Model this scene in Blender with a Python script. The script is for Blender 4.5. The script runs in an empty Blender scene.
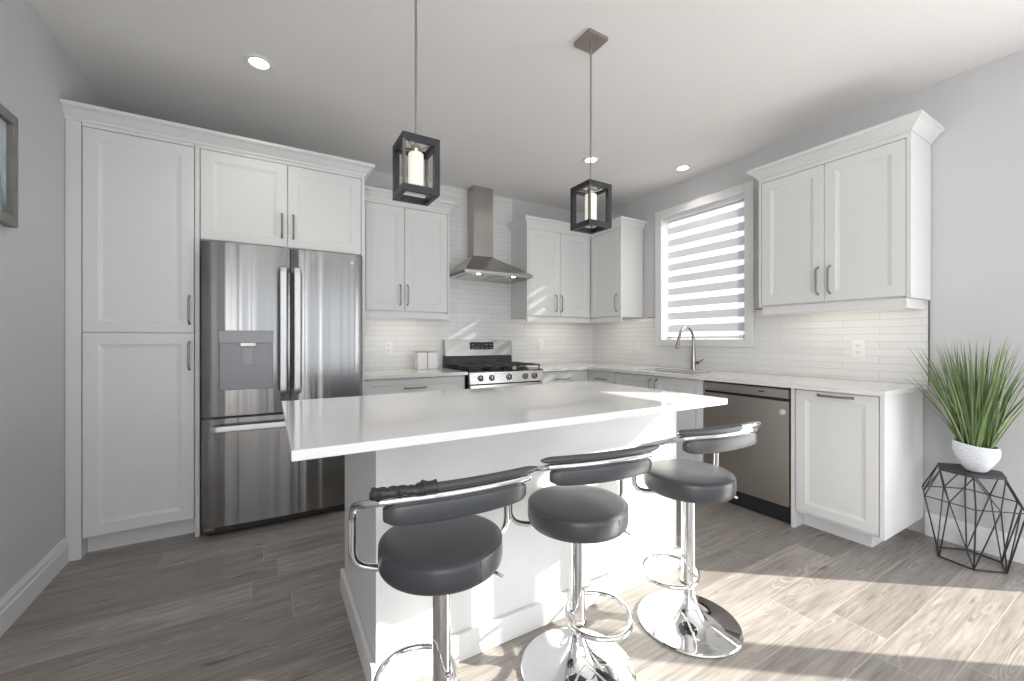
import bpy, bmesh, math, random
from math import sin, cos, pi, radians
from mathutils import Vector, Matrix

# ------------------------------------------------------------------ camera, world, sun, large lights, exposure
scene = bpy.context.scene
COL = scene.collection
scene.view_settings.view_transform = 'Standard'
scene.view_settings.look = 'None'
scene.view_settings.gamma = 1.0
scene.view_settings.use_curve_mapping = False
scene.view_settings.exposure = -0.03
scene.cycles.use_denoising = True
scene.cycles.max_bounces = 10
scene.cycles.diffuse_bounces = 6
scene.cycles.glossy_bounces = 6
scene.cycles.transparent_max_bounces = 12
scene.cycles.sample_clamp_indirect = 6.0
scene.cycles.caustics_reflective = True

cam_data = bpy.data.cameras.new('camera')
cam_data.sensor_width = 36.0
cam_data.lens = 412.0 / 1024.0 * 36.0
cam_data.shift_y = -0.3 / 1024.0
cam_data.clip_start = 0.02
cam = bpy.data.objects.new('camera', cam_data)
COL.objects.link(cam)
cam.location = (-3.458, -3.892, 1.186)
cam.rotation_euler = (radians(90), 0, radians(-30.5))
scene.camera = cam

world = bpy.data.worlds.new('world')
scene.world = world
world.use_nodes = True
wbg = world.node_tree.nodes['Background']
wbg.inputs['Color'].default_value = (0.80, 0.89, 1.0, 1)
wbg.inputs['Strength'].default_value = 2.2

SUN_AZ = Vector((-0.79, 0.61, 0.0)).normalized()
SUN_EL = radians(25)
sun_data = bpy.data.lights.new('sun', 'SUN')
sun_data.energy = 16.0
sun_data.angle = radians(0.55)
sun_data.color = (1.0, 0.93, 0.82)
sun = bpy.data.objects.new('sun', sun_data)
COL.objects.link(sun)
sun.rotation_euler = (SUN_AZ * cos(SUN_EL) + Vector((0, 0, -sin(SUN_EL)))).to_track_quat('-Z', 'Y').to_euler()


def area_light(name, loc, direction, sx, sy, power, color=(1, 1, 1), spread=None):
    d = bpy.data.lights.new(name, 'AREA')
    d.shape = 'RECTANGLE'
    d.size = sx
    d.size_y = sy
    d.energy = power
    d.color = color
    if spread:
        d.spread = spread
    o = bpy.data.objects.new(name, d)
    COL.objects.link(o)
    o.location = loc
    o.rotation_euler = Vector(direction).to_track_quat('-Z', 'Y').to_euler()
    return o


# daylight standing in the big windows behind the photographer and in the patio door on the right
area_light('rear_window_daylight', (-1.35, -7.42, 1.35), (0, 1, 0.35), 2.2, 2.0, 10, (0.99, 0.99, 0.99))
area_light('rear_window_daylight', (-3.55, -7.42, 1.45), (0, 1, 0.35), 1.2, 1.7, 3, (0.99, 0.99, 0.99))
area_light('patio_door_daylight', (0.16, -4.45, 1.08), (-1, 0.0, 0.30), 1.5, 1.9, 56, (0.99, 0.99, 0.99))

area_light('side_fill_light', (-4.36, -5.9, 1.5), (1, 0.12, 0.30), 2.0, 1.7, 70, (0.99, 0.99, 0.99))  # added fill for the right-hand cabinets, set in an invented left window

H = 2.735          # ceiling height
LW = -4.3985       # left wall
REAR = -7.5

# ------------------------------------------------------------------ materials
def new_mat(name):
    m = bpy.data.materials.new(name)
    m.use_nodes = True
    return m, m.node_tree, m.node_tree.nodes['Principled BSDF']


def N(t, kind, **kw):
    n = t.nodes.new(kind)
    for k, v in kw.items():
        if k.startswith('i_'):
            key = k[2:]
            key = int(key) if key.isdigit() else key.replace('_', ' ')
            if hasattr(v, 'is_linked') or isinstance(v, bpy.types.NodeSocket):
                t.links.new(v, n.inputs[key])
            else:
                n.inputs[key].default_value = v
        else:
            setattr(n, k, v)
    return n


def math_(t, op, a, b=0.0, c=None):
    n = t.nodes.new('ShaderNodeMath')
    n.operation = op
    for i, v in enumerate((a, b) if c is None else (a, b, c)):
        if isinstance(v, bpy.types.NodeSocket):
            t.links.new(v, n.inputs[i])
        else:
            n.inputs[i].default_value = v
    return n.outputs[0]


def mixc(t, fac, a, b, mode='MIX'):
    n = t.nodes.new('ShaderNodeMix')
    n.data_type = 'RGBA'
    n.blend_type = mode
    for key, v in ((0, fac), (6, a), (7, b)):
        if isinstance(v, bpy.types.NodeSocket):
            t.links.new(v, n.inputs[key])
        else:
            n.inputs[key].default_value = v if key == 0 else (*v, 1)
    return n.outputs[2]


def plain(name, color, rough=0.4, metal=0.0, noise=0.0, bump=0.0, nscale=60.0, coat=0.0, spec=None):
    m, t, b = new_mat(name)
    b.inputs['Base Color'].default_value = (*color, 1)
    b.inputs['Roughness'].default_value = rough
    b.inputs['Metallic'].default_value = metal
    if coat:
        b.inputs['Coat Weight'].default_value = coat
        b.inputs['Coat Roughness'].default_value = 0.05
    if spec is not None:
        b.inputs['Specular IOR Level'].default_value = spec
    tc = N(t, 'ShaderNodeTexCoord')
    nz = N(t, 'ShaderNodeTexNoise', i_Vector=tc.outputs['Object'], i_Scale=nscale, i_Detail=4.0)
    k = noise if noise else 0.02
    c = mixc(t, nz.outputs[0], tuple(x * (1 - k) for x in color), tuple(min(1, x * (1 + k)) for x in color))
    t.links.new(c, b.inputs['Base Color'])
    if bump:
        bp = N(t, 'ShaderNodeBump', i_Strength=bump, i_Distance=0.004, i_Height=nz.outputs[0])
        t.links.new(bp.outputs[0], b.inputs['Normal'])
    return m


def brushed(name, color, rough, axis='x', strength=0.12, wave=0.0):
    """stainless steel; fine brushing lines run along the axis"""
    m, t, b = new_mat(name)
    b.inputs['Metallic'].default_value = 1.0
    b.inputs['Roughness'].default_value = rough
    tc = N(t, 'ShaderNodeTexCoord')
    s = {'x': (3, 900, 900), 'z': (900, 900, 3), 'y': (900, 3, 900)}[axis]
    mp = N(t, 'ShaderNodeMapping', i_Vector=tc.outputs['Object'], i_Scale=s)
    nz = N(t, 'ShaderNodeTexNoise', i_Vector=mp.outputs[0], i_Scale=1.0, i_Detail=3.0)
    t.links.new(mixc(t, nz.outputs[0], tuple(c * 0.92 for c in color), tuple(min(1, c * 1.06) for c in color)), b.inputs['Base Color'])
    bp = N(t, 'ShaderNodeBump', i_Strength=strength, i_Distance=0.0006, i_Height=nz.outputs[0])
    if wave:   # the sheet metal is not quite flat: long upright ripples
        mp2 = N(t, 'ShaderNodeMapping', i_Vector=tc.outputs['Object'], i_Scale=(14.0, 14.0, 0.05))
        n2 = N(t, 'ShaderNodeTexNoise', i_Vector=mp2.outputs[0], i_Scale=1.0, i_Detail=1.5)
        b2 = N(t, 'ShaderNodeBump', i_Strength=wave, i_Distance=0.02, i_Height=n2.outputs[0], i_Normal=bp.outputs[0])
        t.links.new(b2.outputs[0], b.inputs['Normal'])
    else:
        t.links.new(bp.outputs[0], b.inputs['Normal'])
    return m


def emissive(name, color, strength):
    m, t, b = new_mat(name)
    b.inputs['Base Color'].default_value = (*color, 1)
    b.inputs['Emission Color'].default_value = (*color, 1)
    b.inputs['Emission Strength'].default_value = strength
    b.inputs['Roughness'].default_value = 0.5
    return m


def tile_mat(name, axis):
    m, t, b = new_mat(name)
    tc = N(t, 'ShaderNodeTexCoord')
    sp = N(t, 'ShaderNodeSeparateXYZ', i_Vector=tc.outputs['Object'])
    u = sp.outputs['X'] if axis == 'x' else math_(t, 'ADD', sp.outputs['Y'], 0.155)
    v = math_(t, 'SUBTRACT', sp.outputs['Z'], 0.9345)
    cb = N(t, 'ShaderNodeCombineXYZ', i_X=u, i_Y=v)
    br = N(t, 'ShaderNodeTexBrick', offset=0.5, squash=1.0, i_Vector=cb.outputs[0], i_Scale=1.0)
    br.inputs['Color1'].default_value = (0.75, 0.75, 0.75, 1)
    br.inputs['Color2'].default_value = (0.70, 0.70, 0.705, 1)
    br.inputs['Mortar'].default_value = (0.52, 0.52, 0.52, 1)
    br.inputs['Mortar Size'].default_value = 0.0014
    br.inputs['Mortar Smooth'].default_value = 0.25
    br.inputs['Bias'].default_value = -0.2
    br.inputs['Brick Width'].default_value = 0.405
    br.inputs['Row Height'].default_value = 0.0485
    t.links.new(br.outputs['Color'], b.inputs['Base Color'])
    b.inputs['Roughness'].default_value = 0.22
    nz = N(t, 'ShaderNodeTexNoise', i_Vector=tc.outputs['Object'], i_Scale=7.0, i_Detail=2.0)
    h = math_(t, 'ADD', math_(t, 'MULTIPLY', br.outputs['Fac'], -1.0), math_(t, 'MULTIPLY', nz.outputs[0], 0.35))
    bp = N(t, 'ShaderNodeBump', i_Strength=0.5, i_Distance=0.0025, i_Height=h)
    t.links.new(bp.outputs[0], b.inputs['Normal'])
    return m


def floor_mat():
    m, t, b = new_mat('laminate_planks')
    tc = N(t, 'ShaderNodeTexCoord')
    sp = N(t, 'ShaderNodeSeparateXYZ', i_Vector=tc.outputs['Object'])
    X, Y = sp.outputs['X'], sp.outputs['Y']
    v = math_(t, 'DIVIDE', math_(t, 'ADD', Y, 3.435 + 0.193 * 30), 0.193)
    row = math_(t, 'FLOOR', v)
    fv = math_(t, 'SUBTRACT', v, row)
    rn = N(t, 'ShaderNodeTexWhiteNoise', noise_dimensions='1D', i_W=row)
    u = math_(t, 'DIVIDE', math_(t, 'ADD', math_(t, 'ADD', X, 20.0), math_(t, 'MULTIPLY', rn.outputs[0], 1.29)), 1.29)
    cell = math_(t, 'FLOOR', u)
    fu = math_(t, 'SUBTRACT', u, cell)
    cid = N(t, 'ShaderNodeCombineXYZ', i_X=cell, i_Y=row)
    pr = N(t, 'ShaderNodeTexWhiteNoise', noise_dimensions='2D', i_Vector=cid.outputs[0])
    rv = pr.outputs[0]
    # grain, shifted per plank
    gx = math_(t, 'ADD', math_(t, 'MULTIPLY', X, 1.0), math_(t, 'MULTIPLY', rv, 37.0))
    gy = math_(t, 'ADD', Y, math_(t, 'MULTIPLY', rv, 11.0))
    gv = N(t, 'ShaderNodeCombineXYZ', i_X=math_(t, 'MULTIPLY', gx, 1.6), i_Y=math_(t, 'MULTIPLY', gy, 16.0))
    fine = N(t, 'ShaderNodeTexNoise', i_Vector=gv.outputs[0], i_Scale=1.5, i_Detail=6.0, i_Roughness=0.62, i_Distortion=0.5)
    gv2 = N(t, 'ShaderNodeCombineXYZ', i_X=math_(t, 'MULTIPLY', gx, 0.8), i_Y=math_(t, 'MULTIPLY', gy, 6.5))
    big = N(t, 'ShaderNodeTexNoise', i_Vector=gv2.outputs[0], i_Scale=1.6, i_Detail=1.5, i_Distortion=0.25)
    # cathedral rings: contour lines of a smooth field, strong only where the figure shows
    rings = math_(t, 'PINGPONG', math_(t, 'MULTIPLY', big.outputs[0], 20.0), 0.5)
    ringl = N(t, 'ShaderNodeMapRange', i_Value=rings, i_1=0.0, i_2=0.20, i_3=1.0, i_4=0.0)
    gate = N(t, 'ShaderNodeMapRange', i_Value=big.outputs[0], i_1=0.54, i_2=0.66, i_3=0.10, i_4=1.0)
    ringw = math_(t, 'MULTIPLY', ringl.outputs[0], gate.outputs[0])
    # dark flecks and knots along the grain
    gv3 = N(t, 'ShaderNodeCombineXYZ', i_X=math_(t, 'MULTIPLY', gx, 3.2), i_Y=math_(t, 'MULTIPLY', gy, 15.0))
    kn = N(t, 'ShaderNodeTexNoise', i_Vector=gv3.outputs[0], i_Scale=1.6, i_Detail=2.0)
    knot = N(t, 'ShaderNodeMapRange', i_Value=kn.outputs[0], i_1=0.64, i_2=0.78, i_3=0.0, i_4=0.75)
    gv4 = N(t, 'ShaderNodeCombineXYZ', i_X=math_(t, 'MULTIPLY', gx, 4.0), i_Y=math_(t, 'MULTIPLY', gy, 85.0))
    hair = N(t, 'ShaderNodeTexNoise', i_Vector=gv4.outputs[0], i_Scale=1.0, i_Detail=3.0, i_Roughness=0.6)
    mixed = math_(t, 'ADD', math_(t, 'MULTIPLY', fine.outputs[0], 0.5), math_(t, 'MULTIPLY', hair.outputs[0], 0.5))
    tone = N(t, 'ShaderNodeMapRange', i_Value=mixed, i_1=0.36, i_2=0.64, i_3=0.0, i_4=1.0)
    c1 = mixc(t, tone.outputs[0], (0.196, 0.174, 0.158), (0.368, 0.336, 0.312))
    c2 = mixc(t, math_(t, 'MULTIPLY', ringw, 0.45), c1, (0.56, 0.52, 0.485))
    c3 = mixc(t, knot.outputs[0], c2, (0.085, 0.072, 0.065))
    val = N(t, 'ShaderNodeMapRange', i_Value=rv, i_1=0.0, i_2=1.0, i_3=0.80, i_4=1.20)
    hsv = N(t, 'ShaderNodeHueSaturation', i_Color=c3, i_Value=val.outputs[0], i_Saturation=1.0)
    # joints
    ev = math_(t, 'MULTIPLY', math_(t, 'MINIMUM', fv, math_(t, 'SUBTRACT', 1.0, fv)), 0.193)
    eu = math_(t, 'MULTIPLY', math_(t, 'MINIMUM', fu, math_(t, 'SUBTRACT', 1.0, fu)), 1.29)
    ed = math_(t, 'MINIMUM', ev, eu)
    jl = N(t, 'ShaderNodeMapRange', i_Value=ed, i_1=0.0007, i_2=0.0022, i_3=0.75, i_4=0.0)
    c4 = mixc(t, jl.outputs[0], hsv.outputs[0], (0.47, 0.43, 0.40))
    t.links.new(c4, b.inputs['Base Color'])
    rr = N(t, 'ShaderNodeMapRange', i_Value=fine.outputs[0], i_1=0.2, i_2=0.8, i_3=0.26, i_4=0.42)
    t.links.new(rr.outputs[0], b.inputs['Roughness'])
    b.inputs['Specular IOR Level'].default_value = 0.4
    hh = math_(t, 'SUBTRACT', math_(t, 'MULTIPLY', fine.outputs[0], 0.5), jl.outputs[0])
    bp = N(t, 'ShaderNodeBump', i_Strength=0.22, i_Distance=0.0015, i_Height=hh)
    t.links.new(bp.outputs[0], b.inputs['Normal'])
    return m


def quartz(name, color, rough):
    m, t, b = new_mat(name)
    tc = N(t, 'ShaderNodeTexCoord')
    nz = N(t, 'ShaderNodeTexNoise', i_Vector=tc.outputs['Object'], i_Scale=260.0, i_Detail=3.0)
    n2 = N(t, 'ShaderNodeTexNoise', i_Vector=tc.outputs['Object'], i_Scale=4.0, i_Detail=4.0)
    f = math_(t, 'ADD', math_(t, 'MULTIPLY', nz.outputs[0], 0.85), math_(t, 'MULTIPLY', n2.outputs[0], 0.15))
    t.links.new(mixc(t, f, tuple(c * 0.94 for c in color), tuple(min(1, c * 1.05) for c in color)), b.inputs['Base Color'])
    b.inputs['Roughness'].default_value = rough
    b.inputs['Coat Weight'].default_value = 0.35
    b.inputs['Coat Roughness'].default_value = 0.03
    return m


def pane_mat():
    m, t, b = new_mat('window_glass')
    t.nodes.remove(b)
    tr = N(t, 'ShaderNodeBsdfTransparent')
    tr.inputs[0].default_value = (0.95, 0.97, 0.97, 1)
    gl = N(t, 'ShaderNodeBsdfGlossy')
    gl.inputs['Roughness'].default_value = 0.01
    mx = N(t, 'ShaderNodeMixShader')
    mx.inputs[0].default_value = 0.06
    t.links.new(tr.outputs[0], mx.inputs[1])
    t.links.new(gl.outputs[0], mx.inputs[2])
    t.links.new(mx.outputs[0], t.nodes['Material Output'].inputs[0])
    return m


def zebra_mat():
    """roller blind of alternating opaque and sheer bands, even pitch down the cloth"""
    m, t, b = new_mat('zebra_blind_fabric')
    t.nodes.remove(b)
    tc = N(t, 'ShaderNodeTexCoord')
    sp = N(t, 'ShaderNodeSeparateXYZ', i_Vector=tc.outputs['Object'])
    z = sp.outputs['Z']
    ph = math_(t, 'FRACT', math_(t, 'DIVIDE', math_(t, 'SUBTRACT', 2.376, z), 0.1233))
    nz = N(t, 'ShaderNodeTexNoise', i_Vector=tc.outputs['Object'], i_Scale=500.0)
    band = math_(t, 'LESS_THAN', ph, 0.40)
    top = math_(t, 'GREATER_THAN', z, 2.3765)
    sheer = math_(t, 'MULTIPLY', band, math_(t, 'SUBTRACT', 1.0, top))
    def fabric(color, transl, clear):
        d = N(t, 'ShaderNodeBsdfDiffuse'); d.inputs[0].default_value = (*color, 1)
        l = N(t, 'ShaderNodeBsdfTranslucent'); l.inputs[0].default_value = (*color, 1)
        a = N(t, 'ShaderNodeMixShader', i_0=transl, i_1=d.outputs[0], i_2=l.outputs[0])
        tr = N(t, 'ShaderNodeBsdfTransparent')
        return N(t, 'ShaderNodeMixShader', i_0=clear, i_1=a.outputs[0], i_2=tr.outputs[0]).outputs[0]
    op = fabric((0.52, 0.53, 0.57), 0.13, 0.0)
    sh = fabric((0.93, 0.93, 0.95), 0.60, 0.14)
    mx = N(t, 'ShaderNodeMixShader', i_0=sheer, i_1=op, i_2=sh)
    t.links.new(mx.outputs[0], t.nodes['Material Output'].inputs[0])
    return m


def shade_mat():
    m, t, b = new_mat('opal_glass')
    tc = N(t, 'ShaderNodeTexCoord')
    sp = N(t, 'ShaderNodeSeparateXYZ', i_Vector=tc.outputs['Object'])
    b.inputs['Base Color'].default_value = (0.6, 0.58, 0.53, 1)
    b.inputs['Roughness'].default_value = 0.3
    b.inputs['Emission Color'].default_value = (1.0, 0.93, 0.80, 1)
    b.inputs['Emission Strength'].default_value = 0.56
    return m


def grass_mat():
    m, t, b = new_mat('grass_blades')
    tc = N(t, 'ShaderNodeTexCoord')
    oi = N(t, 'ShaderNodeNewGeometry')
    rnd = oi.outputs['Random Per Island']
    ramp = N(t, 'ShaderNodeValToRGB', i_Fac=rnd)
    e = ramp.color_ramp.elements
    e[0].position, e[0].color = 0.0, (0.035, 0.075, 0.022, 1)
    e[1].position, e[1].color = 1.0, (0.25, 0.34, 0.13, 1)
    k = ramp.color_ramp.elements.new(0.5); k.color = (0.09, 0.17, 0.045, 1)
    k = ramp.color_ramp.elements.new(0.86); k.color = (0.15, 0.26, 0.07, 1)
    nz = N(t, 'ShaderNodeTexNoise', i_Vector=tc.outputs['Object'], i_Scale=30.0)
    t.links.new(mixc(t, math_(t, 'MULTIPLY', nz.outputs[0], 0.35), ramp.outputs[0], (0.30, 0.36, 0.18)), b.inputs['Base Color'])
    b.inputs['Roughness'].default_value = 0.45
    return m


def art_mat():
    m, t, b = new_mat('picture_print')
    tc = N(t, 'ShaderNodeTexCoord')
    nz = N(t, 'ShaderNodeTexNoise', i_Vector=tc.outputs['Object'], i_Scale=5.0, i_Detail=3.0, i_Distortion=1.2)
    r = N(t, 'ShaderNodeValToRGB', i_Fac=nz.outputs[0])
    e = r.color_ramp.elements
    e[0].position, e[0].color = 0.30, (0.06, 0.08, 0.09, 1)
    e[1].position, e[1].color = 0.42, (0.42, 0.52, 0.55, 1)
    k = e.new(0.7); k.color = (0.60, 0.66, 0.68, 1)
    t.links.new(r.outputs[0], b.inputs['Base Color'])
    b.inputs['Roughness'].default_value = 0.15
    return m


MAT = dict(
    cabinet=plain('white_cabinet_paint', (0.715, 0.715, 0.715), 0.38),
    trim=plain('white_trim_paint', (0.74, 0.74, 0.745), 0.4),
    wall=plain('pale_grey_wall_paint', (0.56, 0.56, 0.575), 0.75, bump=0.05, nscale=220),
    ceiling=plain('ceiling_texture_paint', (0.84, 0.825, 0.81), 0.85, bump=0.35, nscale=55),
    floor=floor_mat(),
    tile_back=tile_mat('white_tile_back', 'x'),
    tile_right=tile_mat('white_tile_right', 'y'),
    edge=plain('dark_tile_edge', (0.13, 0.13, 0.13), 0.3, 0.6),
    island_top=quartz('polished_white_quartz', (0.82, 0.82, 0.82), 0.09),
    counter=quartz('warm_white_quartz', (0.74, 0.725, 0.70), 0.16),
    steel=brushed('brushed_stainless', (0.52, 0.515, 0.505), 0.24, 'x', 0.12),
    steel_fridge=brushed('fridge_stainless', (0.285, 0.28, 0.275), 0.24, 'x', 0.10, wave=0.42),
    steel_dw=brushed('dishwasher_stainless', (0.54, 0.50, 0.46), 0.32, 'x', 0.10),
    steel_hood=brushed('hood_stainless', (0.47, 0.455, 0.435), 0.28, 'x', 0.12),
    steel_chimney=brushed('chimney_stainless', (0.47, 0.455, 0.43), 0.26, 'z', 0.12),
    steel_light=brushed('bright_stainless', (0.66, 0.66, 0.67), 0.46, 'z', 0.08),
    nickel=plain('brushed_nickel', (0.40, 0.375, 0.345), 0.30, 1.0),
    pull=plain('dark_nickel_pull', (0.30, 0.29, 0.28), 0.32, 1.0),
    chrome=plain('chrome', (0.80, 0.80, 0.81), 0.045, 1.0),
    vinyl=plain('charcoal_vinyl', (0.048, 0.051, 0.057), 0.34, bump=0.06, nscale=300, spec=0.6),
    vinyl_black=plain('worn_black_vinyl', (0.022, 0.022, 0.024), 0.35, bump=0.8, nscale=60),
    seam=plain('seam_thread', (0.02, 0.02, 0.022), 0.6),
    black=plain('black_plastic', (0.018, 0.018, 0.02), 0.4),
    black_gloss=plain('black_glass', (0.012, 0.012, 0.014), 0.08),
    iron=plain('cast_iron', (0.035, 0.036, 0.038), 0.5),
    black_metal=plain('matte_black_metal', (0.022, 0.022, 0.024), 0.42),
    post=plain('bronze_grey_post', (0.16, 0.15, 0.14), 0.4, 0.6),
    cage=plain('dark_bronze_metal', (0.035, 0.037, 0.043), 0.38, 0.3),
    grey_plastic=plain('dark_grey_plastic', (0.12, 0.12, 0.125), 0.4),
    mid_grey=plain('grey_case', (0.20, 0.20, 0.205), 0.35, 0.3),
    white_plastic=plain('white_plastic', (0.80, 0.80, 0.80), 0.35),
    ceramic=plain('white_ceramic', (0.80, 0.80, 0.81), 0.32),
    pot=plain('matte_white_ceramic', (0.68, 0.70, 0.74), 0.55),
    bamboo=plain('bamboo_lid', (0.62, 0.42, 0.22), 0.5, noise=0.15, nscale=25),
    soil=plain('dark_soil', (0.03, 0.025, 0.02), 0.9),
    grass=grass_mat(),
    frame=plain('grey_weathered_frame', (0.20, 0.19, 0.18), 0.55, noise=0.3, nscale=20),
    art=art_mat(),
    glass=pane_mat(),
    zebra=zebra_mat(),
    opal=shade_mat(),
    lamp=emissive('recessed_lamp', (1.0, 0.95, 0.86), 9.0),
    puck=emissive('warm_led', (1.0, 0.93, 0.80), 6.0),
    display=plain('dark_display', (0.02, 0.022, 0.025), 0.12),
    sticker=plain('silver_emblem', (0.75, 0.75, 0.76), 0.3),
    ground=plain('outdoor_ground', (0.42, 0.43, 0.42), 0.9, noise=0.2, nscale=2),
)

# ------------------------------------------------------------------ mesh helpers
class MB:
    def __init__(s):
        s.bm = bmesh.new()

    def add(s, bm2, M=None):
        if M is not None:
            bmesh.ops.transform(bm2, matrix=M, verts=bm2.verts)
        me = bpy.data.meshes.new('tmp')
        bm2.to_mesh(me)
        bm2.free()
        s.bm.from_mesh(me)
        bpy.data.meshes.remove(me)
        return s

    def box(s, x0, x1, y0, y1, z0, z1, bev=0.0, seg=2, M=None):
        b = bmesh.new()
        bmesh.ops.create_cube(b, size=1.0)
        for v in b.verts:
            v.co = Vector(((x0 + x1) / 2 + v.co.x * (x1 - x0), (y0 + y1) / 2 + v.co.y * (y1 - y0), (z0 + z1) / 2 + v.co.z * (z1 - z0)))
        if bev:
            bmesh.ops.bevel(b, geom=list(b.edges), offset=bev, segments=seg, profile=0.5, affect='EDGES')
        return s.add(b, M)

    def hull(s, bottom, top):
        """prism-like solid from two equal-length loops"""
        b = bmesh.new()
        lo = [b.verts.new(p) for p in bottom]
        hi = [b.verts.new(p) for p in top]
        n = len(lo)
        b.faces.new(list(reversed(lo)))
        b.faces.new(hi)
        for i in range(n):
            b.faces.new((lo[i], lo[(i + 1) % n], hi[(i + 1) % n], hi[i]))
        bmesh.ops.recalc_face_normals(b, faces=b.faces)
        return s.add(b)

    def lathe(s, prof, n=48, center=(0, 0, 0), sx=1.0, sy=1.0, M=None):
        b = bmesh.new()
        rings = []
        for r, z in prof:
            if r < 1e-6:
                rings.append([b.verts.new((center[0], center[1], center[2] + z))])
            else:
                rings.append([b.verts.new((center[0] + sx * r * cos(2 * pi * i / n), center[1] + sy * r * sin(2 * pi * i / n), center[2] + z)) for i in range(n)])
        for a, c in zip(rings, rings[1:]):
            for i in range(n):
                j = (i + 1) % n
                if len(a) == 1 and len(c) == 1:
                    continue
                if len(a) == 1:
                    b.faces.new((a[0], c[i], c[j]))
                elif len(c) == 1:
                    b.faces.new((a[i], c[0], a[j]))
                else:
                    b.faces.new((a[i], c[i], c[j], a[j]))
        bmesh.ops.recalc_face_normals(b, faces=b.faces)
        return s.add(b, M)

    def tube(s, pts, r, n=12, closed=False, flat=None, sq=1.0):
        """sweep a circle (or an ellipse r x flat) along pts"""
        pts = [Vector(p) for p in pts]
        m = len(pts)
        b = bmesh.new()
        tang = []
        for i in range(m):
            if closed:
                d = pts[(i + 1) % m] - pts[i - 1]
            else:
                d = pts[min(i + 1, m - 1)] - pts[max(i - 1, 0)]
            tang.append(d.normalized())
        ref = Vector((0, 0, 1))
        if abs(tang[0].dot(ref)) > 0.9:
            ref = Vector((0, 1, 0))
        u = (ref - tang[0] * ref.dot(tang[0])).normalized()
        rings = []
        rr = r if isinstance(r, (list, tuple)) else [r] * m
        for i in range(m):
            if i:
                q = tang[i - 1].rotation_difference(tang[i])
                u = q @ u
                u = (u - tang[i] * u.dot(tang[i])).normalized()
            w = tang[i].cross(u)
            rb = flat if flat else rr[i]
            rings.append([b.verts.new(pts[i] + u * rr[i] * math.copysign(abs(cos(2 * pi * k / n)) ** sq, cos(2 * pi * k / n)) + w * rb * math.copysign(abs(sin(2 * pi * k / n)) ** sq, sin(2 * pi * k / n))) for k in range(n)])
        for i in range(m if closed else m - 1):
            a, c = rings[i], rings[(i + 1) % m]
            off = 0
            if closed and i == m - 1:
                off = min(range(n), key=lambda o: (a[0].co - c[o].co).length)
            for k in range(n):
                b.faces.new((a[k], a[(k + 1) % n], c[(k + 1 + off) % n], c[(k + off) % n]))
        if not closed:
            b.faces.new(list(reversed(rings[0])))
            b.faces.new(rings[-1])
        bmesh.ops.recalc_face_normals(b, faces=b.faces)
        return s.add(b)

    def build(s, name, mat, parent=None, smooth=True, loc=None):
        me = bpy.data.meshes.new(name)
        s.bm.to_mesh(me)
        s.bm.free()
        me.materials.append(MAT[mat] if isinstance(mat, str) else mat)
        if smooth:
            for p in me.polygons:
                p.use_smooth = True
            me.set_sharp_from_angle(angle=radians(32))
        o = bpy.data.objects.new(name, me)
        COL.objects.link(o)
        if smooth:
            wn = o.modifiers.new('weighted_normals', 'WEIGHTED_NORMAL')
            wn.keep_sharp = True
            wn.weight = 100
        if parent:
            o.parent = parent
        if loc:
            o.location = loc
        return o


def bezier_round(pts, rad, seg=6):
    """polyline with rounded corners"""
    pts = [Vector(p) for p in pts]
    out = [pts[0]]
    for i in range(1, len(pts) - 1):
        a, p, c = pts[i - 1], pts[i], pts[i + 1]
        r = min(rad, (a - p).length * 0.49, (c - p).length * 0.49)
        q0 = p + (a - p).normalized() * r
        q1 = p + (c - p).normalized() * r
        for k in range(seg + 1):
            f = k / seg
            out.append(q0 * (1 - f) ** 2 + p * 2 * f * (1 - f) + q1 * f * f)
    out.append(pts[-1])
    return out


def smooth_path(pts, per=8):
    """Catmull-Rom through the points"""
    pts = [Vector(p) for p in pts]
    P = [pts[0] * 2 - pts[1]] + pts + [pts[-1] * 2 - pts[-2]]
    out = []
    for i in range(1, len(P) - 2):
        for k in range(per):
            f = k / per
            a, b, c, d = P[i - 1], P[i], P[i + 1], P[i + 2]
            out.append(0.5 * ((2 * b) + (c - a) * f + (2 * a - 5 * b + 4 * c - d) * f * f + (3 * b - a - 3 * c + d) * f ** 3))
    out.append(pts[-1])
    return out


def thing(name, label, cat, loc=(0, 0, 0), rz=0.0, group=None):
    o = bpy.data.objects.new(name, None)
    o.empty_display_size = 0.1
    COL.objects.link(o)
    o.location = loc
    o.rotation_euler = (0, 0, rz)
    tag(o, label, cat, group)
    return o


def tag(o, label, cat, group=None):
    o['label'] = label
    o['category'] = cat
    if group:
        o['group'] = group
    return o


def struct(o, label=None):
    o['kind'] = 'structure'
    if label:
        o['label'] = label
    return o


# ------------------------------------------------------------------ the room
CAMSIDE = -7.62
m = MB().box(LW - 0.12, 0.12, REAR - 0.12, 0.12, -0.10, 0.0)
struct(m.build('floor', 'floor'), 'grey brown oak laminate plank floor')
m = MB().box(LW - 0.12, 0.12, REAR - 0.12, 0.12, H, H + 0.1)
struct(m.build('ceiling', 'ceiling'), 'pale textured ceiling')
m = MB().box(LW - 0.12, 0.12, 0.0, 0.12, 0.0, H)
struct(m.build('wall_back', 'wall'), 'pale grey wall behind the range')
m = MB().box(LW - 0.12, LW, -4.85, 0.0, 0.0, H)
m.box(LW - 0.12, LW, REAR, -6.95, 0.0, H)
m.box(LW - 0.12, LW, -6.95, -4.85, 0.0, 0.6)  # opening invented to go with the added side fill
m.box(LW - 0.12, LW, -6.95, -4.85, 2.4, H)
struct(m.build('wall_left', 'wall'), 'pale grey wall left of the pantry')
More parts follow.
